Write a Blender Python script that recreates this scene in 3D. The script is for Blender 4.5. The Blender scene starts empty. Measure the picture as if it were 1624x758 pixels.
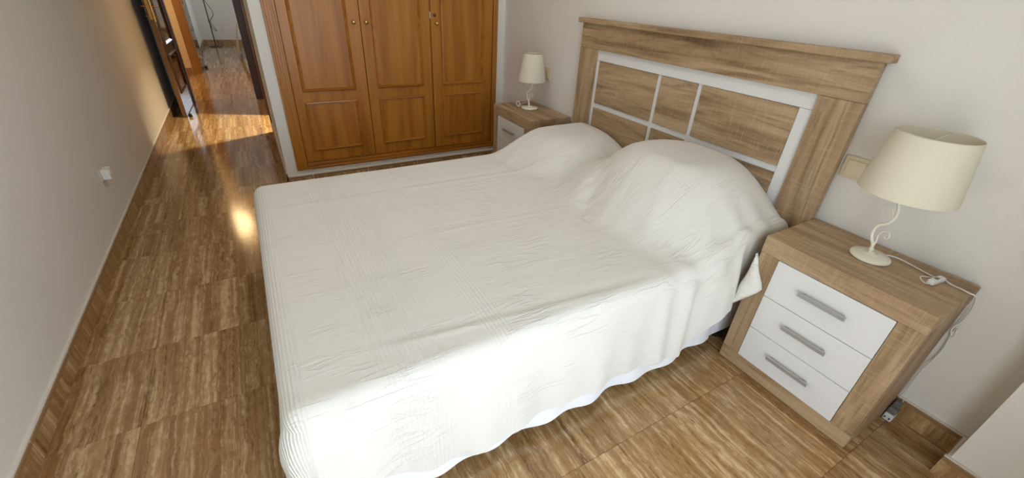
import bpy, bmesh, math, random
from mathutils import Vector, Matrix, noise
random.seed(7)
SC = bpy.context.scene
COL = SC.collection

# ------------------------------------------------------------------ camera
def look(yaw, pitch, roll):
    y, p, r = (math.radians(a) for a in (yaw, pitch, roll))
    fw = Vector((math.sin(y)*math.cos(p), math.cos(y)*math.cos(p), math.sin(p)))
    rt = Vector((math.cos(y), -math.sin(y), 0)); up = rt.cross(fw)
    R = math.cos(r)*rt + math.sin(r)*up; U = -math.sin(r)*rt + math.cos(r)*up
    return R, U, fw
R_, U_, F_ = look(31.5651, -30.5191, 3.3099)
cam = bpy.data.cameras.new('camera'); cam_o = bpy.data.objects.new('camera', cam); COL.objects.link(cam_o)
M = Matrix((R_, U_, -F_)).transposed().to_4x4(); M.translation = Vector((-1.8514, 0, 1.3256))
cam_o.matrix_world = M
cam.sensor_fit = 'HORIZONTAL'; cam.sensor_width = 36; cam.lens = 666.5/1624*36; cam.clip_start = .02
SC.camera = cam_o
# ------------------------------------------------------------------ world, sun, exposure
W = bpy.data.worlds.new('sky'); SC.world = W; W.use_nodes = True
bg = W.node_tree.nodes['Background']; bg.inputs[0].default_value = (.75, .872, 1.0, 1); bg.inputs[1].default_value = 3.4
SC.view_settings.view_transform = 'Standard'; SC.view_settings.look = 'None'
SC.view_settings.exposure = 0.30; SC.view_settings.gamma = 1
sun = bpy.data.lights.new('sun', 'SUN'); sun.energy = 9.0; sun.angle = math.radians(.6); sun.color = (1, .98, .95)
so_ = bpy.data.objects.new('sun', sun); COL.objects.link(so_); so_.rotation_euler = (math.radians(24), 0, math.radians(12))   # steep, lights the terrace outside
pl = bpy.data.lights.new('window_portal', 'AREA'); pl.shape = 'RECTANGLE'; pl.size = 1.6; pl.size_y = 2.15
pl.cycles.is_portal = True
po = bpy.data.objects.new('window_portal', pl); COL.objects.link(po)
po.location = (-1.55, -.50, 1.07); po.rotation_euler = (math.radians(-90), 0, math.radians(180))
# lamps out of view (hall, bathroom, added bedroom fill) are built with their own bulbs further down
SC.cycles.max_bounces = 8; SC.cycles.diffuse_bounces = 5; SC.cycles.glossy_bounces = 4
SC.cycles.caustics_reflective = False; SC.cycles.caustics_refractive = False
SC.cycles.sample_clamp_indirect = 6
SC.cycles.use_denoising = True

# ------------------------------------------------------------------ materials
def srgb(r, g, b):
    f = lambda c: (c/255/12.92 if c/255 <= .04045 else ((c/255+.055)/1.055)**2.4)
    return (f(r), f(g), f(b), 1)
class NT:
    def __init__(s, name, rough=.5):
        s.m = bpy.data.materials.new(name); s.m.use_nodes = True
        s.t = s.m.node_tree; s.p = s.t.nodes['Principled BSDF']; s.p.inputs['Roughness'].default_value = rough
    def n(s, kind, **kw):
        x = s.t.nodes.new(kind)
        for k, v in kw.items():
            if k in x.inputs: x.inputs[k].default_value = v
            else: setattr(x, k, v)
        return x
    def l(s, a, b): s.t.links.new(a, b)
    def math(s, op, a, b=None):
        x = s.n('ShaderNodeMath', operation=op)
        for i, v in enumerate((a, b)):
            if v is None: continue
            if isinstance(v, (int, float)): x.inputs[i].default_value = v
            else: s.l(v, x.inputs[i])
        return x.outputs[0]
    def ramp(s, fac, stops):
        r = s.n('ShaderNodeValToRGB'); e = r.color_ramp.elements
        while len(e) < len(stops): e.new(.5)
        for i, (p, c) in enumerate(stops): e[i].position = p; e[i].color = c
        s.l(fac, r.inputs[0]); return r.outputs[0]
    def mix(s, fac, a, b, mode='MIX'):
        x = s.n('ShaderNodeMix', data_type='RGBA', blend_type=mode)
        for i, v in ((0, fac), (6, a), (7, b)):
            if isinstance(v, (int, float, tuple)): x.inputs[i].default_value = v
            else: s.l(v, x.inputs[i])
        return x.outputs[2]
    def coords(s, scale, rnd=0.0):
        tc = s.n('ShaderNodeTexCoord'); mp = s.n('ShaderNodeMapping'); mp.inputs['Scale'].default_value = scale
        src = tc.outputs['Object']
        if rnd:
            oi = s.n('ShaderNodeObjectInfo'); v = s.n('ShaderNodeVectorMath', operation='ADD')
            c = s.n('ShaderNodeCombineXYZ')
            for i, k in enumerate((1, 1.7, 2.3)): s.l(s.math('MULTIPLY', oi.outputs['Random'], rnd*k), c.inputs[i])
            s.l(src, v.inputs[0]); s.l(c.outputs[0], v.inputs[1]); src = v.outputs[0]
        s.l(src, mp.inputs[0]); return mp.outputs[0]
    def noise(s, vec, scale=1, detail=4, rough=.55, dist=0):
        x = s.n('ShaderNodeTexNoise', Scale=scale, Detail=detail, Roughness=rough, Distortion=dist)
        s.l(vec, x.inputs['Vector']); return x.outputs['Fac']
    def bump(s, h, strength=.2, dist=.01):
        x = s.n('ShaderNodeBump', Strength=strength, Distance=dist); s.l(h, x.inputs['Height'])
        s.l(x.outputs[0], s.p.inputs['Normal']); return x
    def base(s, c):
        if isinstance(c, tuple): s.p.inputs['Base Color'].default_value = c
        else: s.l(c, s.p.inputs['Base Color'])

def plain(name, col, rough=.5, metal=0, coat=0):
    t = NT(name, rough); t.base(col); t.p.inputs['Metallic'].default_value = metal; t.p.inputs['Coat Weight'].default_value = coat
    return t.m
def axis_scale(axis, along, across):
    return tuple(along if a == axis else across for a in 'xyz')
def oak(name, axis):
    t = NT(name, .55)
    v = t.coords(axis_scale(axis, 1.3, 11), 9)
    a = t.noise(v, 1, 5, .6, .9)
    f = t.noise(t.coords(axis_scale(axis, 9, 330), 9), 1, 3, .6)
    saw = t.noise(t.coords(axis_scale(axis, 210, 16), 9), 1, 2, .5)
    c = t.ramp(a, [(.32, srgb(118, 92, 64)), (.44, srgb(164, 136, 102)), (.52, srgb(180, 152, 117)), (.60, srgb(194, 168, 133)), (.70, srgb(140, 113, 82))])
    c = t.mix(t.math('MULTIPLY', f, .42), c, srgb(128, 100, 72), 'MIX')
    vein = t.noise(t.coords(axis_scale(axis, 2.2, 42), 9), 1, 4, .65, 1.4)
    c = t.mix(t.math('MULTIPLY', t.ramp(vein, [(.36, (1, 1, 1, 1)), (.47, (0, 0, 0, 1))]), .5), c, srgb(112, 86, 58))
    sw = t.ramp(saw, [(.52, (0, 0, 0, 1)), (.75, (1, 1, 1, 1))])
    c = t.mix(t.math('MULTIPLY', sw, .22), c, srgb(222, 194, 156))
    t.base(c); t.bump(f, .12, .002); return t.m
def cherry(name, axis):
    t = NT(name, .38)
    a = t.noise(t.coords(axis_scale(axis, .9, 14), 9), 1, 4, .6, .5)
    f = t.noise(t.coords(axis_scale(axis, 12, 260), 9), 1, 3, .65)
    c = t.ramp(a, [(.28, srgb(150, 92, 22)), (.5, srgb(184, 118, 34)), (.72, srgb(202, 136, 50))])
    c = t.mix(t.math('MULTIPLY', f, .5), c, srgb(118, 70, 20))
    t.base(c); t.p.inputs['Coat Weight'].default_value = .08; t.p.inputs['Coat Roughness'].default_value = .2
    return t.m
def dark_wood(name, axis, cols, rough=.22):
    t = NT(name, rough)
    a = t.noise(t.coords(axis_scale(axis, 1.2, 20), 9), 1, 4, .6, .4)
    t.base(t.ramp(a, [(.3, cols[0]), (.7, cols[1])])); return t.m
def travertine(name, axis, rough=.12):
    t = NT(name, rough)
    k = 'xyz'.index(axis)
    base_v = t.coords((1, 1, 1), 13)
    wob = t.noise(t.coords(axis_scale(axis, 7, 3.2), 13), 1, 4, .62)           # the veins wander sideways
    off = t.n('ShaderNodeCombineXYZ'); amt = t.math('MULTIPLY', t.math('SUBTRACT', wob, .5), .034)
    for i in range(3):
        if i != k: t.l(amt, off.inputs[i])
    ad = t.n('ShaderNodeVectorMath', operation='ADD'); t.l(base_v, ad.inputs[0]); t.l(off.outputs[0], ad.inputs[1])
    def warped(along, across, *a):
        mp = t.n('ShaderNodeMapping'); mp.inputs['Scale'].default_value = axis_scale(axis, along, across); t.l(ad.outputs[0], mp.inputs[0])
        return t.noise(mp.outputs[0], 1, *a)
    v = warped(.7, 36, 4, .64); w = warped(.5, 10, 2, .5)
    mott = t.noise(t.coords(axis_scale(axis, 22, 60), 13), 1, 5, .72)
    s = t.math('ADD', t.math('MULTIPLY', v, .56), t.math('ADD', t.math('MULTIPLY', w, .22), t.math('MULTIPLY', mott, .22)))
    c = t.ramp(s, [(.36, srgb(116, 84, 48)), (.43, srgb(146, 110, 68)), (.49, srgb(160, 124, 80)), (.54, srgb(177, 142, 98)), (.60, srgb(207, 178, 134))])
    ln = warped(.9, 88, 3, .6)
    lm = t.math('MULTIPLY', t.ramp(ln, [(.56, (0, 0, 0, 1)), (.64, (1, 1, 1, 1))]), t.ramp(mott, [(.35, (0, 0, 0, 1)), (.6, (1, 1, 1, 1))]))
    c = t.mix(t.math('MULTIPLY', lm, .55), c, srgb(216, 193, 155))
    dk = t.math('MULTIPLY', t.ramp(ln, [(.36, (1, 1, 1, 1)), (.43, (0, 0, 0, 1))]), t.ramp(mott, [(.4, (1, 1, 1, 1)), (.62, (0, 0, 0, 1))]))
    c = t.mix(t.math('MULTIPLY', dk, .6), c, srgb(92, 66, 38))
    t.base(c); t.bump(s, .05, .002); return t.m
def plaster(name, col, strength=.35):
    t = NT(name, .85)
    a = t.noise(t.coords((75, 75, 75)), 1, 5, .6)
    b = t.noise(t.coords((1.3, 1.3, 1.3)), 1, 3, .5)
    d = tuple(c*.93 for c in col[:3]) + (1,)
    t.base(t.mix(b, col, d)); t.bump(a, strength, .004); return t.m

MAT = dict(
    wall=plaster('wall_plaster', srgb(232, 228, 219)), peach=plaster('peach_plaster', srgb(238, 222, 196)),
    white_wall=plaster('white_plaster', srgb(232, 229, 221), .12), ceiling=plaster('ceiling_plaster', srgb(232, 230, 226), .15),
    grout=plain('tile_grout', srgb(128, 98, 66), .7), tile=travertine('travertine_floor_tile', 'y'),
    skirt_y=travertine('travertine_skirting', 'z', .3), skirt_cap=plain('skirting_cap', srgb(150, 116, 78), .35), caulk=plain('skirting_joint', srgb(224, 216, 202), .8),
    oak_y=oak('oak_grain_along_y', 'y'), oak_z=oak('oak_grain_along_z', 'z'), oak_x=oak('oak_grain_along_x', 'x'),
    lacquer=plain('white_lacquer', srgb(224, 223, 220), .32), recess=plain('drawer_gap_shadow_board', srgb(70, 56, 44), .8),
    steel=plain('brushed_steel', srgb(188, 189, 190), .42, .7), brass=plain('brass', srgb(200, 160, 84), .25, 1), knob_brass=plain('polished_brass', srgb(206, 176, 112), .28, 1), bronze=plain('antique_brass', srgb(150, 122, 74), .3, 1),
    cherry_z=cherry('cherry_grain_along_z', 'z'), cherry_x=cherry('cherry_grain_along_x', 'x'),
    dark_leaf=dark_wood('varnished_door_wood', 'z', (srgb(66, 34, 18), srgb(88, 48, 28)), .06),
    edge_leaf=dark_wood('door_edge_wood', 'z', (srgb(114, 80, 38), srgb(134, 98, 52)), .3),
    jamb=dark_wood('backlit_jamb_wood', 'z', (srgb(70, 40, 18), srgb(92, 56, 28)), .3),  # backlit shade of the door frames is put into this dark colour
    orange_frame=dark_wood('orange_frame_wood', 'z', (srgb(146, 104, 34), srgb(168, 122, 46)), .3),
    cream_metal=plain('cream_enamel', srgb(232, 226, 206), .25), cord=plain('white_cord', srgb(228, 224, 214), .45),
    plastic=plain('white_plastic', srgb(232, 230, 226), .35), beige_plastic=plain('beige_plastic', srgb(214, 200, 172), .35),
    grey_plastic=plain('grey_plastic', srgb(110, 108, 104), .4), black=plain('black_rubber', srgb(24, 22, 24), .6),
    dark_steel=plain('dark_steel', srgb(90, 86, 80), .35, 1), mattress=plain('mattress_fabric', srgb(226, 224, 220), .95),
    divan=plain('divan_fabric', srgb(150, 140, 128), .95), balcony=plain('balcony_tile', srgb(204, 200, 192), .6),
)
def shade_mat():
    t = NT('cream_lampshade_cloth', .9); t.base(srgb(220, 212, 190))
    w = t.noise(t.coords((500, 500, 60)), 1, 2, .5); t.bump(w, .1, .001)
    t.p.inputs['Subsurface Weight'].default_value = 0
    return t.m
MAT['shade'] = shade_mat()
def glass_mat():
    t = NT('window_glass', .02); t.t.nodes.remove(t.p); out = t.t.nodes['Material Output']
    tr = t.n('ShaderNodeBsdfTransparent'); gl = t.n('ShaderNodeBsdfGlossy', Roughness=.02); mx = t.n('ShaderNodeMixShader')
    mx.inputs[0].default_value = .06; t.l(tr.outputs[0], mx.inputs[1]); t.l(gl.outputs[0], mx.inputs[2]); t.l(mx.outputs[0], out.inputs[0])
    return t.m
MAT['glass'] = glass_mat()
def spread_mat():
    t = NT('cream_woven_bedspread', .95)
    uv = t.n('ShaderNodeUVMap'); uv.uv_map = 'UVMap'
    sx = t.n('ShaderNodeSeparateXYZ'); t.l(uv.outputs[0], sx.inputs[0]); u, v = sx.outputs[0], sx.outputs[1]
    def band(a, b, soft=.006):
        lo = t.n('ShaderNodeMapRange', interpolation_type='SMOOTHSTEP'); hi = t.n('ShaderNodeMapRange', interpolation_type='SMOOTHSTEP')
        for x, e0, e1 in ((lo, a-soft, a+soft), (hi, b+soft, b-soft)):
            t.l(u, x.inputs[0]); x.inputs[1].default_value = min(e0, e1); x.inputs[2].default_value = max(e0, e1)
        hi.inputs[3].default_value = 1; hi.inputs[4].default_value = 0
        return t.math('MULTIPLY', lo.outputs[0], hi.outputs[0])
    def ribs(period): return t.math('POWER', t.math('ABSOLUTE', t.math('SINE', t.math('MULTIPLY', u, math.pi/period))), 2.2)
    h = t.math('MULTIPLY', t.math('MULTIPLY', ribs(.0105), band(-2.3, -1.905)), 1.0)
    h2 = t.math('MULTIPLY', t.math('MULTIPLY', ribs(.0125), band(-1.745, -1.565)), .9)
    h3 = t.math('MULTIPLY', t.math('MULTIPLY', ribs(.0125), band(-1.435, -1.36)), .45)
    h4 = t.math('MULTIPLY', t.math('MULTIPLY', ribs(.0125), band(-.46, -.28)), .12)
    rib = t.math('ADD', t.math('ADD', h, h2), t.math('ADD', h3, h4))
    mp = t.n('ShaderNodeMapping'); mp.inputs['Scale'].default_value = (13, 52, 1); t.l(uv.outputs[0], mp.inputs[0])
    wr = t.noise(mp.outputs[0], 1, 4, .6, .6)
    def ridges(sx_, sy_, pw, dist):
        m_ = t.n('ShaderNodeMapping'); m_.inputs['Scale'].default_value = (sx_, sy_, 1); m_.inputs['Rotation'].default_value = (0, 0, math.radians(-7)); t.l(uv.outputs[0], m_.inputs[0])
        n_ = t.noise(m_.outputs[0], 1, 3, .5, dist)
        return t.math('POWER', t.math('SUBTRACT', 1, t.math('ABSOLUTE', t.math('SUBTRACT', t.math('MULTIPLY', n_, 2), 1))), pw)
    pm = t.n('ShaderNodeMapping'); pm.inputs['Scale'].default_value = (5, 9, 1); t.l(uv.outputs[0], pm.inputs[0])
    patch = t.ramp(t.noise(pm.outputs[0], 1, 2, .5), [(.46, (0, 0, 0, 1)), (.62, (1, 1, 1, 1))])
    wr = t.math('ADD', t.math('MULTIPLY', wr, .45), t.math('MULTIPLY', t.math('MULTIPLY', ridges(6, 34, 14, .5), patch), .75))
    mp2 = t.n('ShaderNodeMapping'); mp2.inputs['Scale'].default_value = (420, 420, 1); t.l(uv.outputs[0], mp2.inputs[0])
    we = t.noise(mp2.outputs[0], 1, 2, .5)
    hsum = t.math('ADD', t.math('MULTIPLY', rib, .34), t.math('ADD', t.math('MULTIPLY', wr, .55), t.math('MULTIPLY', we, .12)))
    t.bump(hsum, .8, .006)
    c = t.mix(t.math('MULTIPLY', rib, .22), srgb(226, 223, 215), srgb(240, 238, 232))
    t.base(c); t.p.inputs['Sheen Weight'].default_value = .15
    return t.m
MAT['spread'] = spread_mat()
def sheet_mat():
    t = NT('white_cotton_sheet', .9); t.base(srgb(240, 241, 244))
    t.bump(t.noise(t.coords((18, 18, 60)), 1, 4, .6), .25, .006); return t.m
MAT['sheet'] = sheet_mat()
def glow(name, col, s):
    t = NT(name); t.base((1, 1, 1, 1)); t.p.inputs['Emission Color'].default_value = col; t.p.inputs['Emission Strength'].default_value = s
    return t.m

# ------------------------------------------------------------------ helpers
def box_bm(bm, lo, hi, bev=0, seg=2):
    lo, hi = Vector(lo), Vector(hi)
    r = bmesh.ops.create_cube(bm, size=1)['verts']
    for v in r:
        v.co = Vector(((lo[i]+hi[i])/2 + v.co[i]*(hi[i]-lo[i]) for i in range(3)))
    if bev:
        es = list({e for v in r for e in v.link_edges})
        bmesh.ops.bevel(bm, geom=es, offset=bev, segments=seg, affect='EDGES', profile=.5)
def mesh_obj(name, bm, mat, parent=None, smooth=False):
    me = bpy.data.meshes.new(name); bmesh.ops.recalc_face_normals(bm, faces=bm.faces[:])
    bm.to_mesh(me); bm.free()
    me.materials.append(MAT[mat] if isinstance(mat, str) else mat)
    if smooth:
        for p in me.polygons: p.use_smooth = True
    o = bpy.data.objects.new(name, me); COL.objects.link(o)
    if parent: o.parent = parent
    return o
def box(name, lo, hi, mat, parent=None, bev=0):
    bm = bmesh.new(); box_bm(bm, lo, hi, bev); return mesh_obj(name, bm, mat, parent)
def struct(name, lo, hi, mat, parent=None):
    o = box(name, lo, hi, mat, parent); o['kind'] = 'structure'; return o
def thing(name, label, cat, loc=(0, 0, 0), group=None, rz=0):
    o = bpy.data.objects.new(name, None); COL.objects.link(o); o.empty_display_size = .05
    o.location = loc; o.rotation_euler = (0, 0, rz); return tag(o, label, cat, group)
def tag(o, label, cat, group=None):
    o['label'] = label; o['category'] = cat; o['kind'] = 'thing'
    if group: o['group'] = group
    return o
def catmull(P, n=8):
    P = [Vector(p) for p in P]; Q = [P[0]*2-P[1]] + P + [P[-1]*2-P[-2]]; out = []
    for i in range(1, len(Q)-2):
        a, b, c, d = Q[i-1:i+3]
        for k in range(n):
            t = k/n
            out.append(.5*((2*b) + (c-a)*t + (2*a-5*b+4*c-d)*t*t + (3*b-a-3*c+d)*t**3))
    return out + [P[-1]]
def tube_bm(bm, pts, r, seg=10, r1=None):
    n = len(pts); rings = []; up = None
    for i, p in enumerate(pts):
        t = (pts[min(i+1, n-1)] - pts[max(i-1, 0)]).normalized()
        if up is None: up = t.orthogonal().normalized()
        up = (up - t*up.dot(t)).normalized(); s = t.cross(up)
        rr = r if r1 is None else r + (r1-r)*i/(n-1)
        rings.append([bm.verts.new(p + rr*(math.cos(a)*up + math.sin(a)*s)) for a in (2*math.pi*k/seg for k in range(seg))])
    for a, b in zip(rings, rings[1:]):
        for k in range(seg): bm.faces.new((a[k], a[(k+1) % seg], b[(k+1) % seg], b[k]))
    bm.faces.new(rings[0]); bm.faces.new(rings[-1])
def tube(name, pts, r, mat, parent=None, seg=10, r1=None, n=8):
    bm = bmesh.new(); tube_bm(bm, catmull(pts, n) if n else [Vector(p) for p in pts], r, seg, r1); return mesh_obj(name, bm, mat, parent, True)
def lathe(name, prof, mat, parent=None, c=(0, 0, 0), seg=40, axis='z', smooth=True):
    bm = bmesh.new(); rings = []
    for r, z in prof:
        if r < 1e-6: rings.append([bm.verts.new(z_ax(c, 0, 0, z, axis))])
        else: rings.append([bm.verts.new(z_ax(c, r*math.cos(2*math.pi*k/seg), r*math.sin(2*math.pi*k/seg), z, axis)) for k in range(seg)])
    for a, b in zip(rings, rings[1:]):
        for k in range(seg):
            j = (k+1) % seg
            if len(a) == 1 and len(b) == 1: continue
            if len(a) == 1: bm.faces.new((a[0], b[j], b[k]))
            elif len(b) == 1: bm.faces.new((a[k], a[j], b[0]))
            else: bm.faces.new((a[k], a[j], b[j], b[k]))
    return mesh_obj(name, bm, mat, parent, smooth)
def z_ax(c, x, y, z, axis):
    if axis == 'z': d = (x, y, z)
    elif axis == 'x': d = (z, x, y)
    else: d = (x, z, y)
    return Vector(c) + Vector(d)
def sstep(a, b, x):
    t = min(1, max(0, (x-a)/(b-a))); return t*t*(3-2*t)

# ------------------------------------------------------------------ room shell
XL, YW, XC, YD = -2.681, 3.3138, -1.7836, 6.27
H = 2.5
floor = struct('floor', (-3.5, -.48, -.06), (.7, 12.05, -.0025), 'grout')
struct('ceiling', (-3.5, -.48, H), (.7, 12.05, H+.1), 'ceiling')
struct('wall_left', (XL-.1, -.34, 0), (XL, YD+.1, H), 'wall')
struct('wall_right', (0, -.035, 0), (.1, 3.95, H), 'wall')
struct('wall_corner', (-.15, -.34, 0), (.1, -.035, H), 'wall')
struct('wall_front', (XL-.1, -.48, 0), (-2.35, -.34, H), 'wall')
struct('wall_front', (-.75, -.48, 0), (.1, -.34, H), 'wall')
struct('wall_front', (-2.35, -.48, 2.12), (-.75, -.34, H), 'wall')
struct('roof_balcony', (-4.5, -1.6, 2.45), (2.5, -.48, 2.6), 'ceiling')
struct('wall_back', (XC, YW, 0), (-1.713, 3.98, H), 'white_wall')          # pier left of the wardrobe
struct('wall_back', (-.0722, YW, 0), (0, 3.95, H), 'white_wall')
struct('wall_back', (-1.713, YW, 0), (-.0722, 3.95, .1005), 'white_wall')
struct('wall_back', (-1.713, YW, 2.25), (-.0722, 3.95, H), 'white_wall')
struct('wall_back', (-1.713, 3.90, .1005), (-.0722, 3.98, 2.25), 'white_wall')
struct('wall_corridor', (XC, 3.98, 0), (XC+.1, 4.75, H), 'wall')
struct('wall_corridor', (XC, 5.42, 0), (XC+.1, YD+.1, H), 'wall')
struct('wall_corridor', (XC, 4.75, 2.05), (XC+.1, 5.42, H), 'wall')
struct('wall_bathroom', (XC+.1, 3.98, 0), (-.3, 4.08, H), 'white_wall')
struct('wall_bathroom', (-.3, 3.98, 0), (-.2, YD+.1, H), 'white_wall')
struct('wall_doorway', (XL, YD, 0), (-2.52, YD+.1, H), 'wall')
struct('wall_doorway', (-1.85, YD, 0), (XC, YD+.1, H), 'wall')
struct('wall_doorway', (-2.52, YD, 2.05), (-1.85, YD+.1, H), 'wall')
struct('wall_bathroom', (XC+.1, YD, 0), (-.2, YD+.1, H), 'peach')
struct('wall_hall', (-3.5, YD, 0), (XL-.1, YD+.1, H), 'peach')
struct('wall_hall', (-3.5, YD+.1, 0), (-3.4, 8.26, H), 'peach')
struct('wall_hall', (-.3, YD+.1, 0), (-.2, 8.26, H), 'peach')
struct('wall_far', (-3.5, 8.26, 0), (-2.6, 8.36, H), 'peach')
struct('wall_far', (-1.72, 8.26, 0), (-.2, 8.36, H), 'peach')
struct('wall_far', (-2.6, 8.26, 2.06), (-1.72, 8.36, H), 'peach')
struct('wall_room', (-2.72, 8.36, 0), (-2.62, 12.05, H), 'wall')
struct('wall_room', (-2.62, 11.95, 0), (.6, 12.05, 1.0), 'wall')
struct('wall_room', (-2.62, 11.95, 2.2), (.6, 12.05, H), 'wall')
struct('wall_room', (-2.62, 11.95, 1.0), (-1.55, 12.05, 2.2), 'wall')
struct('wall_room', (-.85, 11.95, 1.0), (.6, 12.05, 2.2), 'wall')
wn = struct('window_1', (-1.55, 11.97, 1.0), (-1.5, 12.03, 2.2), 'lacquer')
for lo_, hi_ in (((-.9, 11.97, 1.0), (-.85, 12.03, 2.2)), ((-1.5, 11.97, 1.0), (-.9, 12.03, 1.05)), ((-1.5, 11.97, 2.15), (-.9, 12.03, 2.2))):
    box('window_frame', lo_, hi_, 'lacquer', wn)
for a_, b_ in ((-1.5, -.9),):
    box('window_pane', (a_, 11.998, 1.051), (b_, 12.002, 2.149), 'glass', wn)
struct('wall_room', (.6, 8.26, 0), (.7, 12.05, .9), 'wall')  # unseen window opening in this side wall, added to brighten the far room
struct('wall_room', (.6, 8.26, 2.2), (.7, 12.05, H), 'wall')
struct('wall_room', (.6, 8.26, .9), (.7, 9.3, 2.2), 'wall')
struct('wall_room', (.6, 11.0, .9), (.7, 12.05, 2.2), 'wall')
struct('wall_room', (-.2, 8.26, 0), (.6, 8.36, H), 'wall')
struct('ground_balcony', (-5, -6, -.12), (3, -.48, -.02), 'balcony')

bd = bpy.data.objects.new('door_4', None); COL.objects.link(bd); bd['kind'] = 'structure'      # balcony door opening behind the camera
for lo_, hi_ in (((-2.349, -.44, 0), (-2.30, -.38, 2.119)), ((-.80, -.44, 0), (-.751, -.38, 2.119)), ((-2.299, -.44, 2.07), (-.801, -.38, 2.119))):
    box('door_frame', lo_, hi_, 'lacquer', bd)
# ------------------------------------------------------------------ floor tiles (parts of the floor)
T, X0, Y0, G = .4083, -.391, .5535, .0007
cache = {}
def tiles(xa, xb, ya, yb):
    i0, i1 = math.floor((xa-X0)/T), math.ceil((xb-X0)/T); j0, j1 = math.floor((ya-Y0)/T), math.ceil((yb-Y0)/T)
    for i in range(i0, i1):
        for j in range(j0, j1):
            a, b = max(xa, X0+i*T+G), min(xb, X0+(i+1)*T-G); c, d = max(ya, Y0+j*T+G), min(yb, Y0+(j+1)*T-G)
            if b-a < .015 or d-c < .015: continue
            key = (round(b-a, 3), round(d-c, 3))
            if key not in cache:
                bm = bmesh.new(); box_bm(bm, (-key[0]/2, -key[1]/2, -.008), (key[0]/2, key[1]/2, 0)); o = mesh_obj('floor_tile', bm, 'tile', floor); cache[key] = o.data
            else:
                o = bpy.data.objects.new('floor_tile', cache[key]); COL.objects.link(o); o.parent = floor
            o.location = ((a+b)/2, (c+d)/2, 0)
tiles(XL+.002, -.15, -.34, YW); tiles(-.1489, -.001, -.034, YW)
tiles(XL+.002, XC-.001, YW+.0001, YD); tiles(-2.519, -1.851, YD+.0001, YD+.1)
tiles(-2.98, -1.4, YD+.1001, 8.26); tiles(-2.499, -1.81, 8.2601, 8.36); tiles(-2.619, -1.2, 8.3601, 11.949)

# ------------------------------------------------------------------ skirting
def skirting(name, fixed, axis, lo, hi, sgn, h=.086, joint0=Y0):
    """one skirting run; pieces on the tile pitch; sgn = direction it sticks out of the wall"""
    t = .012
    def rect(a, b, z0, z1, th):
        p, q = sorted((fixed, fixed+sgn*th))
        return ((p, a, z0), (q, b, z1)) if axis == 'y' else ((a, p, z0), (b, q, z1))
    base = struct(name, *rect(lo, hi, 0, h-.001, .0105), 'caulk')
    k = math.floor((lo-joint0)/T)
    while joint0+k*T < hi:
        a, b = max(lo, joint0+k*T+.002), min(hi, joint0+(k+1)*T-.002); k += 1
        if b-a < .02: continue
        box('skirting_tile', *rect(a, b, .001, h-.0165, t), 'skirt_y', base)
        box('skirting_bead', *rect(a, b, h-.0150, h, t+.0015), 'skirt_cap', base, .002)
    box('caulk_line', *rect(lo, hi, h+.0002, h+.006, .009), 'caulk', base)
skirting('baseboard_left', XL, 'y', -.34, YD, 1)
skirting('baseboard_right', 0, 'y', -.035, YW, -1)
skirting('baseboard_corner', -.15, 'y', -.34, -.0215, -1)
skirting('baseboard_step', -.035, 'x', -.1495, -.0135, 1, joint0=X0)
skirting('baseboard_back', YW, 'x', XC, -.013, -1, .058, joint0=X0)
skirting('baseboard_corridor', XC, 'y', YW-.012, 4.75, -1)
skirting('baseboard_hall', 8.26, 'x', -3.4, -2.62, -1, joint0=X0)
skirting('baseboard_room', 11.95, 'x', -2.60, .6, -1, joint0=X0)
skirting('baseboard_room_side', -2.62, 'y', 8.37, 11.93, 1)

# ------------------------------------------------------------------ bedspread
def pill(x, y, cx, cy, hx, hy, h, hb):
    dx = (x-cx)/(hx if x < cx else hb); dy = (y-cy)/(hy if y > cy else hy*.90)
    r = (abs(dx)**2.4 + abs(dy)**2.4)**(1/2.4)
    return h*(1-sstep(.30, 1.15, r))
BX0, BX1, BY0, BY1, ZT, RR = -1.965, -.062, .722, 2.135, .497, .045
def fold(x): return math.sin(x*47 + 1.6*noise.noise(Vector((x*4, 0, 8))))
def ztop(x, y):
    a = pill(x, y, -.25, 1.17, .43, .56, .245, .50)
    b = pill(x, y, -.27, 2.03, .42, .56, .128, .50)
    z = ZT + (a**2.4 + b**2.4)**(1/2.4)
    p = Vector((x, y, 0))
    w = noise.noise(Vector((x*6, y*30, 1.3)))*.0010 + noise.noise(Vector((x*2.2+3, y*7, 4.3)))*.0022
    # long fold creases along the bed
    for ya, yb, xa, xb, hh in ((.85, .735, -1.70, -.70, .0035), (1.83, 1.80, -1.98, -.6, .0025), (.735, .65, -1.5, -1.0, .003), (1.39, 1.34, -1.9, -.8, .0018)):
        if xa-.1 < x < xb+.1:
            yc = ya + (yb-ya)*(x-xa)/(xb-xa); k = sstep(xa-.1, xa+.1, x)*(1-sstep(xb-.1, xb+.1, x))
            w += k*hh*math.exp(-((y-yc)/.010)**2) - k*hh*.6*math.exp(-((y-yc-.028)/.02)**2)
    # radiating creases at the pillows' front
    k = sstep(-.80, -.60, x)*(1-sstep(-.45, -.30, x))
    w += k*.007*noise.noise(Vector((x*3 + y*7, y*11 - x*6, 7.7)))
    k2 = math.exp(-((y-1.57-(x+.3)*.75)/.07)**2)*sstep(-.85, -.55, x)*(1-sstep(-.22, -.1, x))
    w -= .03*k2
    w += .012*k2*noise.noise(Vector((x*22, y*22, 2)))
    # near-side drape folds running down from the pillow
    kd = sstep(.92, .74, y)*sstep(-.85, -.60, x)
    w += kd*.006*fold(x)
    return z + w
def rounded_boundary(u, v):
    """unit square grid -> rounded rectangle inset by RR"""
    x0, x1, y0, y1 = BX0+RR, BX1-.012, BY0+RR, BY1-RR
    return x0 + (x1-x0)*u, y0 + (y1-y0)*v
NU, NV = 184, 136
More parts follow.
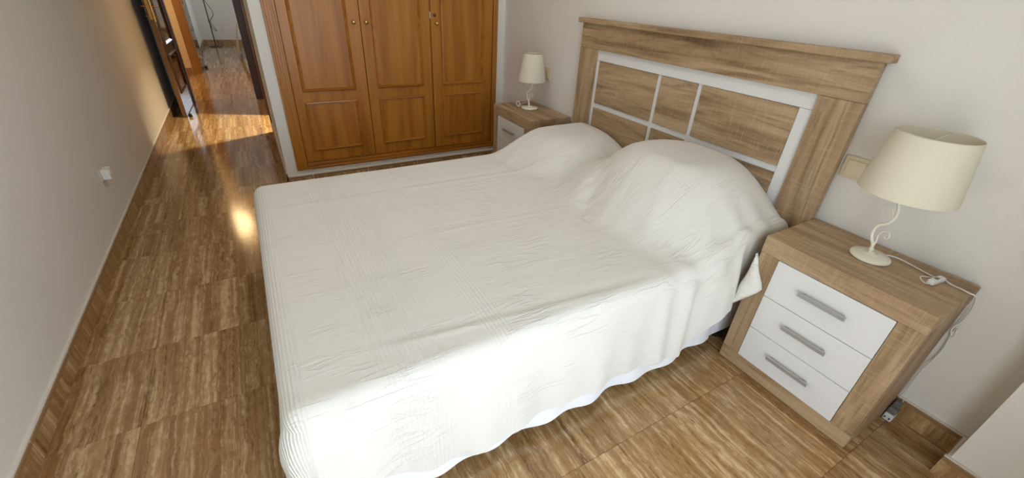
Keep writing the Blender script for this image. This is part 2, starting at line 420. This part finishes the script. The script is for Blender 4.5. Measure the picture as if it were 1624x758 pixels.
def hem(side, x, y):
    if side == 'near':
        h = .118 + .012*math.sin(x*5.1) + .02*noise.noise(Vector((x*3, 0, 0)))
        h += .15*sstep(-.62, -.38, x) + .15*sstep(-1.62, -1.9, x)
        return h
    if side == 'foot': return .20 + .02*noise.noise(Vector((y*3, 5, 0))) + .04*sstep(.95, .75, y)
    return .17 + .02*noise.noise(Vector((x*3, 9, 0)))
def skirt_offset(kind, side, x, y, d, full, cw):
    t = d/full
    o = RR
    if side == 'near':
        sq = sstep(-.385, -.345, x)                                   # squeezed beside the nightstand
        o += (.022*t + .010*t*math.sin(x*17+1) + .006*t*math.sin(x*41))*(1-sq)
        kd = sstep(-.85, -.6, x)*(1-sstep(-.40, -.34, x))
        o += .034*math.exp(-((x+.435)/.045)**2)*sstep(.02, .14, d)*(1-sq)
        o += kd*(1-sq)*.017*fold(x)*(.4+.6*sstep(0, .12, d)) + kd*.012
    elif side == 'foot':
        o += .012*t + .008*t*math.sin(y*13) + .010*t*noise.noise(Vector((y*5, d*4, 0))) + .01*sstep(1.9, 2.1, y)*math.sin(t*3.1)
    else:
        o += .015*t + .008*t*math.sin(x*13)
    o += cw*t**.7*(.065 + .022*math.sin(d*24+1) )
    return o
def build_spread():
    bm = bmesh.new(); uvl = bm.loops.layers.uv.new('UVMap'); UV = {}
    g = [[None]*(NV+1) for _ in range(NU+1)]
    for i in range(NU+1):
        for j in range(NV+1):
            x, y = rounded_boundary(i/NU, j/NV)
            vt = bm.verts.new((x, y, ztop(x, y))); g[i][j] = vt; UV[vt] = (x, y)
    for i in range(NU):
        for j in range(NV): bm.faces.new((g[i][j], g[i+1][j], g[i+1][j+1], g[i][j+1]))
    # perimeter from the near head end, round the foot, to the far head end
    per = [(g[i][0], 'near') for i in range(NU, 0, -1)]
    NC = 10
    per += [(g[0][0], ('c1', k)) for k in range(NC+1)]
    per += [(g[0][j], 'foot') for j in range(1, NV)]
    per += [(g[0][NV], ('c2', k)) for k in range(NC+1)]
    per += [(g[i][NV], 'far') for i in range(1, NU+1)]
    cols = []
    ROWS = 40
    for b, s in per:
        x, y, z = b.co
        cw = 0
        if s == 'near': n = Vector((0, -1, 0)); h = hem('near', x, y); sd = 'near'; cw = sstep(-1.78, -1.93, x)*.55
        elif s == 'foot': n = Vector((-1, 0, 0)); h = hem('foot', x, y); sd = 'foot'; cw = sstep(.93, .78, y)*.35
        elif s == 'far': n = Vector((0, 1, 0)); h = hem('far', x, y); sd = 'far'
        else:
            f = s[1]/NC; a = f*math.pi/2
            if s[0] == 'c1':
                n = Vector((-math.sin(a), -math.cos(a), 0)); sd = 'near' if f < .5 else 'foot'
                h = hem('near', x, y)*(1-f) + hem('foot', x, y)*f; cw = .55 + .45*math.sin(f*math.pi) - .2*f
            else:
                n = Vector((-math.cos(a), math.sin(a), 0)); sd = 'foot' if f < .5 else 'far'
                h = hem('foot', x, y)*(1-f) + hem('far', x, y)*f; cw = .15*math.sin(f*math.pi)
        drop = z - h; col = [b]
        for r in range(1, ROWS+1):
            if r <= 8:
                a = r/8*math.pi/2; off = RR*math.sin(a); dz = RR*(1-math.cos(a)); arc = RR*a
            else:
                d = RR + (drop-RR)*(r-8)/(ROWS-8); dz = d
                off = skirt_offset('s', sd, x, y, d-RR, max(.1, drop-RR), cw); arc = RR*1.57 + d-RR
            p = Vector((x, y, z-dz)) + n*off
            vt = bm.verts.new(p); UV[vt] = (x + n.x*arc, y + n.y*arc); col.append(vt)
        cols.append(col)
    for a, b in zip(cols, cols[1:]):
        for r in range(ROWS):
            vs = (a[r], b[r], b[r+1], a[r+1])
            vs = tuple(dict.fromkeys(vs))
            if len(vs) >= 3: bm.faces.new(vs)
    # head end: the spread turns down behind the pillows
    prev = [g[NU][j] for j in range(NV+1)]
    for r in range(1, 5):
        row = []
        for j in range(NV+1):
            v0 = g[NU][j]; vt = bm.verts.new((v0.co.x + .012*math.sin(r/4*1.57), v0.co.y, v0.co.z - .05*r)); UV[vt] = (v0.co.x + .05*r, v0.co.y); row.append(vt)
        for j in range(NV): bm.faces.new((prev[j], prev[j+1], row[j+1], row[j]))
        prev = row
    for f in bm.faces:
        for lp in f.loops: lp[uvl].uv = UV[lp.vert]
    return bm
spread = tag(mesh_obj('bedspread', build_spread(), 'spread', None, True), 'cream white woven bedspread with ribbed bands draped over the double bed and its pillows', 'bedspread')
# the corner of the spread that lies over the front of the near nightstand
def flap():
    bm = bmesh.new(); uvl = bm.loops.layers.uv.new('UVMap'); N = 12; rows = []
    A, B = Vector((-.376, .664, .536)), Vector((-.384, .690, .275))       # crease, top and bottom
    TP = Vector((-.358, .606, .395))                                      # tip
    for i in range(N+1):
        s = i/N; c = A.lerp(B, s)
        e = (A.lerp(TP, s/.52) if s < .52 else TP.lerp(B, (s-.52)/.48))
        row = []
        for k in range(7):
            q = k/6; p = c.lerp(e, q); p.x -= .014*math.sin(q*math.pi)*(.4+.6*math.sin(s*3.14)) + .004*math.sin(s*14+q*5)
            row.append(bm.verts.new(p))
        rows.append(row)
    for a, b in zip(rows, rows[1:]):
        for k in range(6):
            vs = tuple(dict.fromkeys((a[k], b[k], b[k+1], a[k+1])))
            f = bm.faces.new(vs)
            for lp in f.loops: lp[uvl].uv = (lp.vert.co.y, lp.vert.co.z)
    bmesh.ops.remove_doubles(bm, verts=bm.verts[:], dist=1e-5)
    o = mesh_obj('hanging_corner', bm, 'spread', spread, True)
    m = o.modifiers.new('cloth', 'SOLIDIFY'); m.thickness = .003
flap()

# under sheet whose wavy edge shows below the bedspread
def build_sheet():
    bm = bmesh.new(); prof = []
    pts = [(x, .742, 0, -1) for x in [(-.10 - i*.012) for i in range(150)]] 
    for k in range(9):
        a = k/8*math.pi/2; pts.append((-1.90 - .04*math.sin(a), .782 - .04*math.cos(a), -math.sin(a), -math.cos(a)))
    pts += [(-1.94, .80+i*.013, -1, 0) for i in range(98)]
    rows = 16; cols = []
    for x, y, nx, ny in pts:
        s = x*1.0 - y
        lo = .046 + .010*math.sin(s*9) + .022*noise.noise(Vector((s*4.2, 3, 0))) + .03*sstep(-.5, -.15, x) + .05*sstep(-1.55, -1.85, x) + .022*math.exp(-((x+1.66)/.10)**2)
        c = []
        for r in range(rows+1):
            t = r/rows; z = .36 + (lo-.36)*t
            o = .004 + .020*t**1.5 + .009*t*math.sin(s*31) + .008*t*math.sin(s*13+1)
            if x > -.36 and ny: o *= .35
            c.append(bm.verts.new((x+nx*o, y+ny*o, z)))
        cols.append(c)
    for a, b in zip(cols, cols[1:]):
        for r in range(rows): bm.faces.new((a[r], b[r], b[r+1], a[r+1]))
    return bm
tag(mesh_obj('under_sheet', build_sheet(), 'sheet', None, True), 'white under sheet with a wavy hem showing below the bedspread near the floor', 'sheet')

bed = thing('double_bed', 'double bed with mattress, divan base and small black feet, hidden under the bedspread', 'bed', (-1.0, 1.43, 0))
def bp_(o): o.location = -Vector(bed.location); return o
bp_(box('mattress', (-1.91, .755, .27), (-.055, 2.10, .465), 'mattress', bed, .03))
bp_(box('divan_base', (-1.92, .76, .09), (-.055, 2.095, .268), 'divan', bed, .01))
for x in (-1.66, -.25):
    for y in (.766, 2.07):
        bp_(lathe('foot', [(0, 0), (.022, 0), (.03, .012), (.03, .045), (.018, .06), (.018, .092), (0, .092)], 'black', bed, (x, y, 0), 20))

# ------------------------------------------------------------------ headboard
hb = thing('headboard', 'light oak headboard with white inset and six oak panels, fixed behind the bed', 'headboard', (-.03, 1.46, 0))
def hp(o): o.location = -Vector(hb.location); return o
HY0, HY1 = .6735, 2.2565
hp(box('cornice', (-.072, HY0-.026, 1.184), (-.013, HY1+.022, 1.210), 'oak_y', hb, .004))
hp(box('top_rail', (-.047, HY0, 1.051), (-.014, HY1, 1.184), 'oak_y', hb, .0015))
hp(box('post', (-.046, HY0, .02), (-.014, .8246, 1.050), 'oak_z', hb, .0015))
hp(box('post', (-.046, 2.1035, .02), (-.014, HY1, 1.050), 'oak_z', hb, .0015))
hp(box('white_backboard', (-.024, .825, .10), (-.014, 2.103, 1.0505), 'lacquer', hb))
hp(box('white_border', (-.030, .8255, .9915), (-.024, 2.103, 1.0505), 'lacquer', hb, .001))
hp(box('white_border', (-.030, .8255, .10), (-.024, .8815, .9905), 'lacquer', hb, .001))
hp(box('white_border', (-.030, 2.078, .10), (-.024, 2.103, .9905), 'lacquer', hb, .001))
for z0, z1 in ((.749, .990), (.478, .7205)):
    for y0, y1 in ((1.6147, 2.0764), (1.3612, 1.5863), (.8827, 1.3341)):
        hp(box('oak_panel', (-.033, y0, z0), (-.0242, y1, z1), 'oak_y', hb, .0015))

# ------------------------------------------------------------------ nightstands (built round their own base centre, front = -x)
def nightstand(label, loc):
    w, d, h = .5056, .327, .6
    t = thing('nightstand', label, 'nightstand', loc, 'oak and white nightstands')
    y0, y1, x0, x1 = -w/2, w/2, -d/2, d/2
    P = lambda n, lo, hi, m, bev=.0015: box(n, lo, hi, m, t, bev)
    P('top_slab', (x0-.001, y0-.001, .533), (x1, y1+.001, h), 'oak_y', .002)
    P('side_panel', (x0+.018, y0+.0005, .0), (x1, y0+.02, .5325), 'oak_z')
    P('side_panel', (x0+.018, y1-.02, .0), (x1, y1-.0005, .5325), 'oak_z')
    P('front_stile', (x0, y0, .066), (x0+.018, y0+.068, .5325), 'oak_z')
    P('front_stile', (x0, y1-.069, .066), (x0+.018, y1, .5325), 'oak_z')
    P('bottom_rail', (x0, y0, .003), (x0+.018, y1, .0652), 'oak_y')
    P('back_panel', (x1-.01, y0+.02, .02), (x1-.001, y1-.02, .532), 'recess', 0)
    P('gap_shade_board', (x0+.010, y0+.05, .05), (x0+.016, y1-.05, .533), 'recess', 0)  # dark sheet standing in for the shade inside the drawer gaps
    a, b = y0+.0695, y1-.0705
    for z0, z1 in ((.375, .5305), (.2203, .3725), (.0665, .2178)):
        dr = P('drawer', (x0-.002, a, z0), (x0+.009, b, z1), 'lacquer', .001)
        zc = z0 + (z1-z0)*.54; yc = (a+b)/2
        bm = bmesh.new()
        box_bm(bm, (x0-.022, yc-.077, zc-.006), (x0-.016, yc+.077, zc+.010), .0012)
        box_bm(bm, (x0-.018, yc-.068, zc-.003), (x0-.0015, yc-.058, zc+.005)); box_bm(bm, (x0-.018, yc+.058, zc-.003), (x0-.0015, yc+.068, zc+.005))
        mesh_obj('bar_handle', bm, 'steel', dr)
    return t
nightstand('oak nightstand with three white drawers under the wide lamp, near the room corner', (-.1765, .4184, 0))
nightstand('oak nightstand with white drawers between the bed and the built-in wardrobe', (-.1815, 2.5634, 0))

# ------------------------------------------------------------------ table lamps
STEM = [(0, .006, .012), (0, .006, .02), (0, .009, .046), (0, .022, .069), (0, .026, .093), (0, .02, .116), (0, .001, .132), (0, -.008, .158), (0, -.005, .184), (0, .004, .215), (0, .004, .27)]
SCR1 = [(0, -.004, .134), (0, -.001, .158), (0, .012, .182), (0, .028, .186), (0, .035, .172), (0, .029, .160), (0, .021, .164), (0, .022, .172)]
SCR2 = [(0, .007, .030), (0, .005, .06), (0, .008, .085), (0, -.001, .102), (0, -.014, .102), (0, -.020, .090), (0, -.014, .080), (0, -.007, .084), (0, -.009, .090)]
def table_lamp(label, loc, rz, rt, rb, z0, z1):
    t = thing('table_lamp', label, 'lamp', loc, 'bedside table lamps', rz)
    lathe('base', [(0, 0), (.055, 0), (.059, .003), (.059, .007), (.056, .011), (.030, .0145), (.012, .017), (.008, .022), (0, .022)], 'cream_metal', t)
    tube('stem', STEM, .0052, 'cream_metal', t)
    tube('scroll', SCR1, .0030, 'cream_metal', t, 8, .0016); tube('scroll', SCR2, .0030, 'cream_metal', t, 8, .0016)
    lathe('collar', [(.0052, .026), (.0075, .027), (.0075, .033), (.0052, .034)], 'cream_metal', t, (0, .006, 0), 16)
    lathe('bulb_holder', [(0, z0-.005), (.012, z0-.005), (.014, z0+.045), (0, z0+.045)], 'cream_metal', t, (0, .004, 0), 20)
    lathe('bulb', [(0, z0+.045), (.012, z0+.046), (.016, z0+.06), (.024, z0+.085), (.022, z0+.1), (.012, z0+.112), (0, z0+.115)], 'plastic', t, (0, .004, 0), 20)
    sh = lathe('lamp_shade', [(rb, z0), (rb+.0008, z0+.004), (rt+.0008, z1-.004), (rt, z1), (rt-.002, z1), (rt-.002, z1-.004), (rb-.002, z0+.003), (rb-.002, z0), (rb, z0)], 'shade', t, (0, 0, 0), 64)
    bm = bmesh.new()
    for a in (0, 2.094, 4.189):
        tube_bm(bm, [Vector((0, .004, z1-.02)), Vector((rt*.96*math.cos(a), rt*.96*math.sin(a), z1-.006))], .0013, 6)
    mesh_obj('shade_ring', bm, 'cream_metal', sh)
    return t
big = table_lamp('cream table lamp with a wide empire shade on the near nightstand', (-.153, .42, .6005), 0, .102, .127, .240, .427)
small = table_lamp('cream table lamp with a narrow conical shade on the nightstand by the wardrobe', (-.168, 2.604, .6005), math.radians(35), .068, .1, .19, .366)
def loc(pts, o): return [Vector(p) - Vector(o.location) for p in pts]
zc = .6028
tube('cord', loc([(-.099, .400, .606), (-.080, .393, zc), (-.070, .372, zc), (-.074, .340, zc), (-.085, .305, zc), (-.095, .263, zc), (-.099, .248, zc+.004), (-.110, .262, zc), (-.130, .280, zc), (-.150, .277, zc), (-.166, .262, zc), (-.170, .250, zc+.003)], big), .0024, 'cord', big, 8)
tube('cord', loc([(-.088, .238, zc+.003), (-.097, .216, zc), (-.100, .190, zc), (-.104, .168, zc), (-.100, .157, .601), (-.07, .152, .575), (-.03, .150, .52), (-.018, .152, .47), (-.020, .160, .434), (-.022, .150, .410), (-.026, .144, .418), (-.024, .150, .440), (-.016, .153, .42), (-.014, .147, .35), (-.016, .150, .29), (-.030, .154, .255), (-.028, .155, .20), (-.026, .155, .14), (-.03, .157, .10)], big), .0024, 'cord', big, 8)
sw = bmesh.new(); box_bm(sw, (-.034, -.010, 0), (.034, .010, .017), .005, 3)
o = mesh_obj('inline_switch', sw, 'plastic', big); o.location = Vector((-.130, .2455, .6008)) - big.location; o.rotation_euler = (0, 0, math.radians(-8))
sb = bmesh.new(); box_bm(sb, (-.012, -.005, .0165), (.004, .005, .0185), .0008); mesh_obj('rocker', sb, 'grey_plastic', o)
bm = bmesh.new(); box_bm(bm, (-.060, .135, .035), (-.030, .162, .062), .004); box_bm(bm, (-.045, .138, .060), (-.022, .160, .085), .004)
o = mesh_obj('plug', bm, 'grey_plastic', big); o.location = -Vector(big.location)
# small lamp: coil of cord behind the base
tube('cord', loc([(-.215, 2.66, .605), (-.232, 2.668, .612), (-.240, 2.672, .628), (-.228, 2.67, .640), (-.214, 2.668, .630), (-.216, 2.67, .614), (-.200, 2.70, zc), (-.15, 2.74, zc), (-.09, 2.76, zc)], small), .003, 'cord', None, 8)
c_ = bpy.context.scene.objects['cord'] if False else COL.objects[-1]
c_.name = 'cord'; c_.parent = small; c_.rotation_euler = (0, 0, -math.radians(35))
# adapter standing by the skirting
ad = thing('plug_adapter', 'small grey and white plug adapter by the skirting beside the near nightstand', 'adapter', (-.045, .148, 0))
def adp(o): o.location = -Vector(ad.location); return o
adp(box('adapter_body', (-.062, .134, .001), (-.030, .162, .034), 'plastic', ad, .004))
bm = bmesh.new()
for yy in (.141, .155): tube_bm(bm, [Vector((-.070, yy, .017)), Vector((-.060, yy, .017))], .0025, 8)
adp(mesh_obj('pins', bm, 'dark_steel', ad, True))

# ------------------------------------------------------------------ wall plates
def plate(label, y0, y1, z0, z1, n):
    t = thing('light_switch', label, 'switch', (0, (y0+y1)/2, (z0+z1)/2))
    def L(o): o.location = -Vector(t.location); return o
    L(box('plate', (-.011, y0, z0), (-.0005, y1, z1), 'beige_plastic', t, .004))
    m = .013; wd = (y1-y0-2*m)/n
    for k in range(n): L(box('rocker', (-.0155, y0+m+k*wd+.0015, z0+m), (-.010, y0+m+(k+1)*wd-.0015, z1-m), 'beige_plastic', t, .002))
plate('beige light switch on the wall half hidden by the wide lamp shade', .518, .668, .786, .868, 2)
plate('beige light switch on the wall behind the small far lamp', 2.612, 2.694, .783, .868, 1)
so = thing('socket_box', 'white surface mounted socket box low on the bare grey wall', 'socket', (XL, 2.95, .36))
def sp(o): o.location = -Vector(so.location); return o
sp(box('back_plate', (XL+.0005, 2.914, .328), (XL+.009, 2.992, .396), 'beige_plastic', so, .003))
sp(box('cover', (XL+.0095, 2.918, .333), (XL+.045, 2.978, .389), 'plastic', so, .003))
sp(lathe('socket_ring', [(.022, .045), (.022, .048), (.018, .048), (.016, .042), (0, .042)], 'beige_plastic', so, (XL, 2.948, .361), 28, 'x'))

# ------------------------------------------------------------------ wardrobe
wd = thing('wardrobe', 'built-in cherry wood wardrobe with three panelled doors', 'wardrobe', (-.89, 3.32, .1005))
def wp(o): o.location = -Vector(wd.location); return o
FX0, FX1, FZ0, FZ1 = -1.713, -.0722, .1005, 2.25
def moulding(name, lo, hi, mat, vertical, par):
    bm = bmesh.new(); box_bm(bm, (lo[0], 3.298, lo[1]), (hi[0], 3.345, hi[1]), .002)
    w = (hi[0]-lo[0]) if vertical else (hi[1]-lo[1])
    for k, y in ((.18, 3.291), (.62, 3.294)):
        if vertical: box_bm(bm, (lo[0]+w*k, y, lo[1]+.001), (lo[0]+w*(k+.2), 3.299, hi[1]-.001), .002)
        else: box_bm(bm, (lo[0]+.001, y, lo[1]+w*k), (hi[0]-.001, 3.299, lo[1]+w*(k+.2)), .002)
    return wp(mesh_obj(name, bm, mat, par))
moulding('frame_post', (FX0, FZ0), (-1.638, FZ1), 'cherry_z', True, wd)
moulding('frame_post', (-.110, FZ0), (FX1, FZ1), 'cherry_z', True, wd)
moulding('frame_sill', (-1.637, FZ0), (-.111, .150), 'cherry_x', False, wd)
moulding('frame_head', (-1.637, 2.19), (-.111, FZ1), 'cherry_x', False, wd)
def picture_frame(bm, x0, x1, z0, z1, y):
    """mitred moulding ring: profile swept round the rectangle"""
    prof = [(0, 0), (.003, -.012), (.009, -.016), (.014, -.009), (.018, -.010), (.023, .0)]
    ring = []
    for dx, dz, cx, cz in ((1, 1, x0, z0), (-1, 1, x1, z0), (-1, -1, x1, z1), (1, -1, x0, z1)):
        ring.append([bm.verts.new((cx+dx*a, y+b, cz+dz*a)) for a, b in prof])
    for i in range(4):
        a, b = ring[i], ring[(i+1) % 4]
        for k in range(len(prof)-1): bm.faces.new((a[k], b[k], b[k+1], a[k+1]))
def wardrobe_door(x0, x1, px0, px1, knobs):
    d = wp(box('door', (x0+.0015, 3.312, .1525), (x1-.0015, 3.332, 2.188), 'cherry_z', wd, .002))
    for z0, z1 in ((.235, .585), (.652, 2.10)):
        bm = bmesh.new(); picture_frame(bm, px0, px1, z0, z1, 3.312)
        mesh_obj('panel_moulding', bm, 'cherry_x', d)
        box('door_panel', (px0+.020, 3.308, z0+.020), (px1-.020, 3.3125, z1-.020), 'cherry_z', d, .002)
    for x, z, m in knobs:
        lathe('knob', [(0, -.030), (.009, -.029), (.0135, -.023), (.013, -.017), (.007, -.012), (.006, -.004), (.011, -.002), (.011, .0005)], m, d, (x, 3.312, z), 24, 'y')
    return d
wardrobe_door(-1.637, -1.134, -1.577, -1.216, [(-1.181, 1.090, 'knob_brass')])
wardrobe_door(-1.133, -.6315, -1.062, -.706, [(-1.097, 1.091, 'knob_brass')])
d3 = wardrobe_door(-.629, -.112, -.554, -.195, [(-.585, 1.090, 'knob_brass')])
lathe('keyhole', [(0, -.004), (.006, -.004), (.012, -.003), (.012, .0005)], 'dark_steel', d3, (-.597, 3.312, 1.144), 20, 'y')
wp(box('latch_plate', (-.638, 3.307, 1.122), (-.630, 3.3115, 1.166), 'steel', wd))

# ------------------------------------------------------------------ bedroom doorway, its leaf and the second room's door
def setting(name, loc):
    o = bpy.data.objects.new(name, None); COL.objects.link(o); o.location = loc; o.empty_display_size = .05; o['kind'] = 'structure'; return o
jm = setting('door_1', (-2.18, YD, 0))
def jp(o): o.location = -Vector(jm.location); return o
jp(box('casing', (-1.852, YD-.014, 0), (-1.786, YD-.0005, 2.12), 'jamb', jm, .003))
jp(box('casing', (-2.585, YD-.014, 0), (-2.522, YD-.0005, 2.12), 'jamb', jm, .003))
jp(box('casing', (-2.585, YD-.014, 2.04), (-1.786, YD-.0005, 2.12), 'jamb', jm, .003)) if False else None
jp(box('jamb', (-1.868, YD, 0), (-1.851, YD+.1, 2.05), 'jamb', jm)); jp(box('jamb', (-2.519, YD, 0), (-2.504, YD+.1, 2.05), 'jamb', jm))
jp(box('lintel', (-2.503, YD, 2.034), (-1.869, YD+.1, 2.049), 'jamb', jm))
bt = setting('door_2', (XC, 5.08, 0))
def btp(o): o.location = -Vector(bt.location); return o
btp(box('jamb', (XC-.012, 4.735, 0), (XC+.1, 4.752, 2.06), 'jamb', bt)); btp(box('jamb', (XC-.012, 5.418, 0), (XC+.1, 5.435, 2.06), 'jamb', bt))
btp(box('lintel', (XC-.012, 4.753, 2.045), (XC+.1, 5.417, 2.06), 'jamb', bt))

lf = thing('panelled_door', 'open varnished wooden door with brass lever handles against the corridor wall', 'door', (-2.52, YD-.005, 0), None, 0)
a0, a1 = Vector((-2.5625, 5.592, 0)), Vector((-2.5385, 6.250, 0))
lf.location = a1; ang = math.atan2(a0.y-a1.y, a0.x-a1.x)          # local +x runs from hinge to free edge
lf.rotation_euler = (0, 0, ang)
Lw = (a0-a1).length
# local y: room-facing (+x world) side is local +y when leaf points to -y
box('leaf_board', (0, -.0195, .006), (Lw-.003, .0195, 2.03), 'dark_leaf', lf, .002)
box('edge_strip', (Lw-.003, -.0195, .006), (Lw, .0195, 2.03), 'edge_leaf', lf)
def leaf_ring(z0, z1, s):
    bm = bmesh.new(); prof = [(0, 0), (.006, .010), (.014, .012), (.03, .002), (.034, 0)]; ring = []
    for dx, dz, cx, cz in ((1, 1, .11, z0), (-1, 1, Lw-.11, z0), (-1, -1, Lw-.11, z1), (1, -1, .11, z1)):
        ring.append([bm.verts.new((cx+dx*a, s*(.0195+b), cz+dz*a)) for a, b in prof])
    for i in range(4):
        a, b = ring[i], ring[(i+1) % 4]
        for k in range(len(prof)-1): bm.faces.new((a[k], b[k], b[k+1], a[k+1]))
    mesh_obj('panel_moulding', bm, 'dark_leaf', lf)
for s in (1, -1):
    leaf_ring(.215, .60, s); leaf_ring(.68, 1.92, s)
    box('back_plate', (Lw-.075, *sorted((s*.0195, s*.0225))[0:1], .90), (Lw-.035, sorted((s*.0195, s*.0225))[1], 1.12), 'brass', lf)
    tube('lever_handle', [(Lw-.055, s*.022, 1.03), (Lw-.055, s*.05, 1.03), (Lw-.062, s*.058, 1.03), (Lw-.10, s*.058, 1.032), (Lw-.15, s*.056, 1.028)], .008, 'brass', lf, 10)
    tube('key', [(Lw-.055, s*.022, .945), (Lw-.055, s*.05, .945)], .006, 'brass', lf, 8, None, 2)
box('lock_plate', (Lw-.0005, -.011, .92), (Lw+.0015, .011, 1.12), 'brass', lf)

fr = setting('door_3', (-2.55, 8.26, 0))
def fp(o): o.location = -Vector(fr.location); return o
fp(box('casing', (-2.612, 8.245, 0), (-2.52, 8.2595, 2.12), 'orange_frame', fr, .003)); fp(box('casing', (-1.79, 8.245, 0), (-1.70, 8.2595, 2.12), 'orange_frame', fr, .003))
fp(box('jamb', (-2.599, 8.26, 0), (-2.50, 8.375, 2.05), 'orange_frame', fr)); fp(box('jamb', (-1.81, 8.26, 0), (-1.722, 8.36, 2.05), 'orange_frame', fr))
dl = thing('panelled_door', 'dark wooden door swung open into the far room, seen edge on', 'door', (-2.52, 8.4, 0))
def dp(o): o.location = -Vector(dl.location); return o
dp(box('leaf_board', (-2.545, 8.40, .008), (-2.505, 9.08, 2.03), 'dark_leaf', dl, .002))
for z in (.20, .97, 1.8): dp(tube('hinge', [(-2.499, 8.392, z-.05), (-2.499, 8.392, z+.05)], .008, 'brass', dl, 10, None, 2))
ds = tag(lathe('door_stop', [(0, 0), (.02, 0), (.022, .02), (.016, .035), (0, .038)], 'black', None, (0, 0, 0), 20), 'small black door stop on the hall floor by the far doorway', 'door stop'); ds.location = (-2.47, 8.75, 0)
d2 = tag(lathe('door_stop', [(0, 0), (.016, 0), (.018, .02), (.012, .032), (0, .034)], 'black', None, (0, 0, 0), 20), 'small black door stop on the floor at the open door with brass handles', 'door stop'); d2.location = (-2.515, 5.60, 0)

# far room: standing lamp, socket, bed with hanging cover
fl = thing('floor_lamp', 'slim dark metal floor lamp standing in the far room', 'lamp', (-2.38, 11.5, 0))
lathe('base', [(0, 0), (.118, 0), (.122, .008), (.115, .018), (.03, .028), (.014, .04), (0, .04)], 'dark_steel', fl)
tube('pole', [(0, 0, .03), (0, 0, 1.6)], .010, 'dark_steel', fl, 10, None, 2)
tube('cord', [(.012, -.012, .86), (.09, -.02, .70), (.10, -.02, .60), (.02, -.014, .48), (.05, -.02, .38), (.09, -.02, .30), (.03, -.015, .34), (-.012, -.012, .50)], .005, 'black', fl, 8)
lathe('lamp_shade', [(.16, 1.5), (.09, 1.72), (.088, 1.72), (.158, 1.5)], 'shade', fl)
fs = thing('wall_socket', 'grey wall socket on the far room wall beside the floor lamp', 'socket', (-2.148, 11.945, .30))
box('plate', (-.042, -.008, -.042), (.042, .0045, .042), 'plastic', fs, .003); lathe('socket_ring', [(.024, -.010), (.024, -.006), (.018, -.006), (0, -.002)], 'grey_plastic', fs, (0, 0, 0), 20, 'y')
b2 = thing('single_bed', 'bed in the far room half hidden by the doorway', 'bed', (-1.2, 10.3, 0))
def b2p(o): o.location = -Vector(b2.location); return o
b2p(box('mattress', (-1.86, 9.75, .25), (-.2, 11.2, .49), 'mattress', b2, .03)); b2p(box('divan_base', (-1.85, 9.76, .06), (-.2, 11.19, .249), 'divan', b2))
bm = bmesh.new(); cols = []
for i in range(41):
    y = 9.66 + i*.038; sidew = .012*math.sin(y*24)
    c = [(-.6, y, .505), (-1.82, y, .505), (-1.905-sidew*.3, y, .48), (-1.945-sidew, y, .3), (-1.975-sidew*2, y-.02, .10 - .07*sstep(10.0, 9.66, y))]
    cols.append([bm.verts.new(p) for p in c])
for a, b in zip(cols, cols[1:]):
    for k in range(4): bm.faces.new((a[k], a[k+1], b[k+1], b[k]))
MAT['beige_cover'] = plain('beige_cover_cloth', srgb(214, 190, 160), .95)
tag(mesh_obj('bed_cover', bm, 'beige_cover', None, True), 'beige cover hanging off the bed in the far room', 'bed cover')

# ------------------------------------------------------------------ unseen lamps of the rooms behind, plus an added bedroom fill
def bulb_light(name, loc, power, col, r):
    l = bpy.data.lights.new(name, 'POINT'); l.energy = power; l.color = col; l.shadow_soft_size = r
    o = bpy.data.objects.new(name, l); COL.objects.link(o); o.location = loc
gl_ = thing('pendant_lamp', 'lit warm glass globe hanging in the hall', 'lamp', (-2.57, 7.43, 2.2))
lathe('globe', [(.05*math.sin(a), -.05*math.cos(a)) for a in (math.pi*k/12 for k in range(13))], glow('lit_glass', (1, .72, .42, 1), 8), gl_, (0, 0, 0), 24)
tube('rod', [(0, 0, .085), (0, 0, .3)], .008, 'brass', gl_, 8, None, 2)
lathe('rose', [(0, .28), (.04, .28), (.05, .299), (0, .299)], 'brass', gl_, (0, 0, 0), 20)
bulb_light('hall_bulb', (-2.57, 7.43, 2.2), 26, (1, .66, .32), .2)
dl_ = thing('ceiling_downlight', 'round recessed downlight in the bathroom ceiling beside the corridor', 'lamp', (-1.05, 5.09, 2.5))
lathe('trim_ring', [(.05, 0), (.05, -.012), (.075, -.012), (.08, 0)], 'steel', dl_, (0, 0, -.001), 28)
ar = bpy.data.lights.new('downlight_bulb', 'AREA'); ar.shape = 'DISK'; ar.size = .08; ar.energy = 40; ar.spread = math.radians(82); ar.color = (1, .85, .58)
ao = bpy.data.objects.new('downlight_bulb', ar); COL.objects.link(ao); ao.location = (-1.05, 5.09, 2.485)
pn = thing('added_fill_panel', 'added round fill light, unseen, above the bed', 'lamp', (-1.15, 1.9, 2.5))  # added unseen fill, lifts the bed top towards its brighter side
lathe('fill_housing', [(0, -.004), (.26, -.004), (.27, -.03), (.285, -.03), (.285, -.001), (0, -.001)], 'plastic', pn, (0, 0, 0), 40)
pa = bpy.data.lights.new('fill_panel_glow', 'AREA'); pa.shape = 'DISK'; pa.size = .5; pa.energy = 7; pa.color = (1, .975, .94)
pb = bpy.data.objects.new('fill_panel_glow', pa); COL.objects.link(pb); pb.location = (-1.15, 1.9, 2.49)
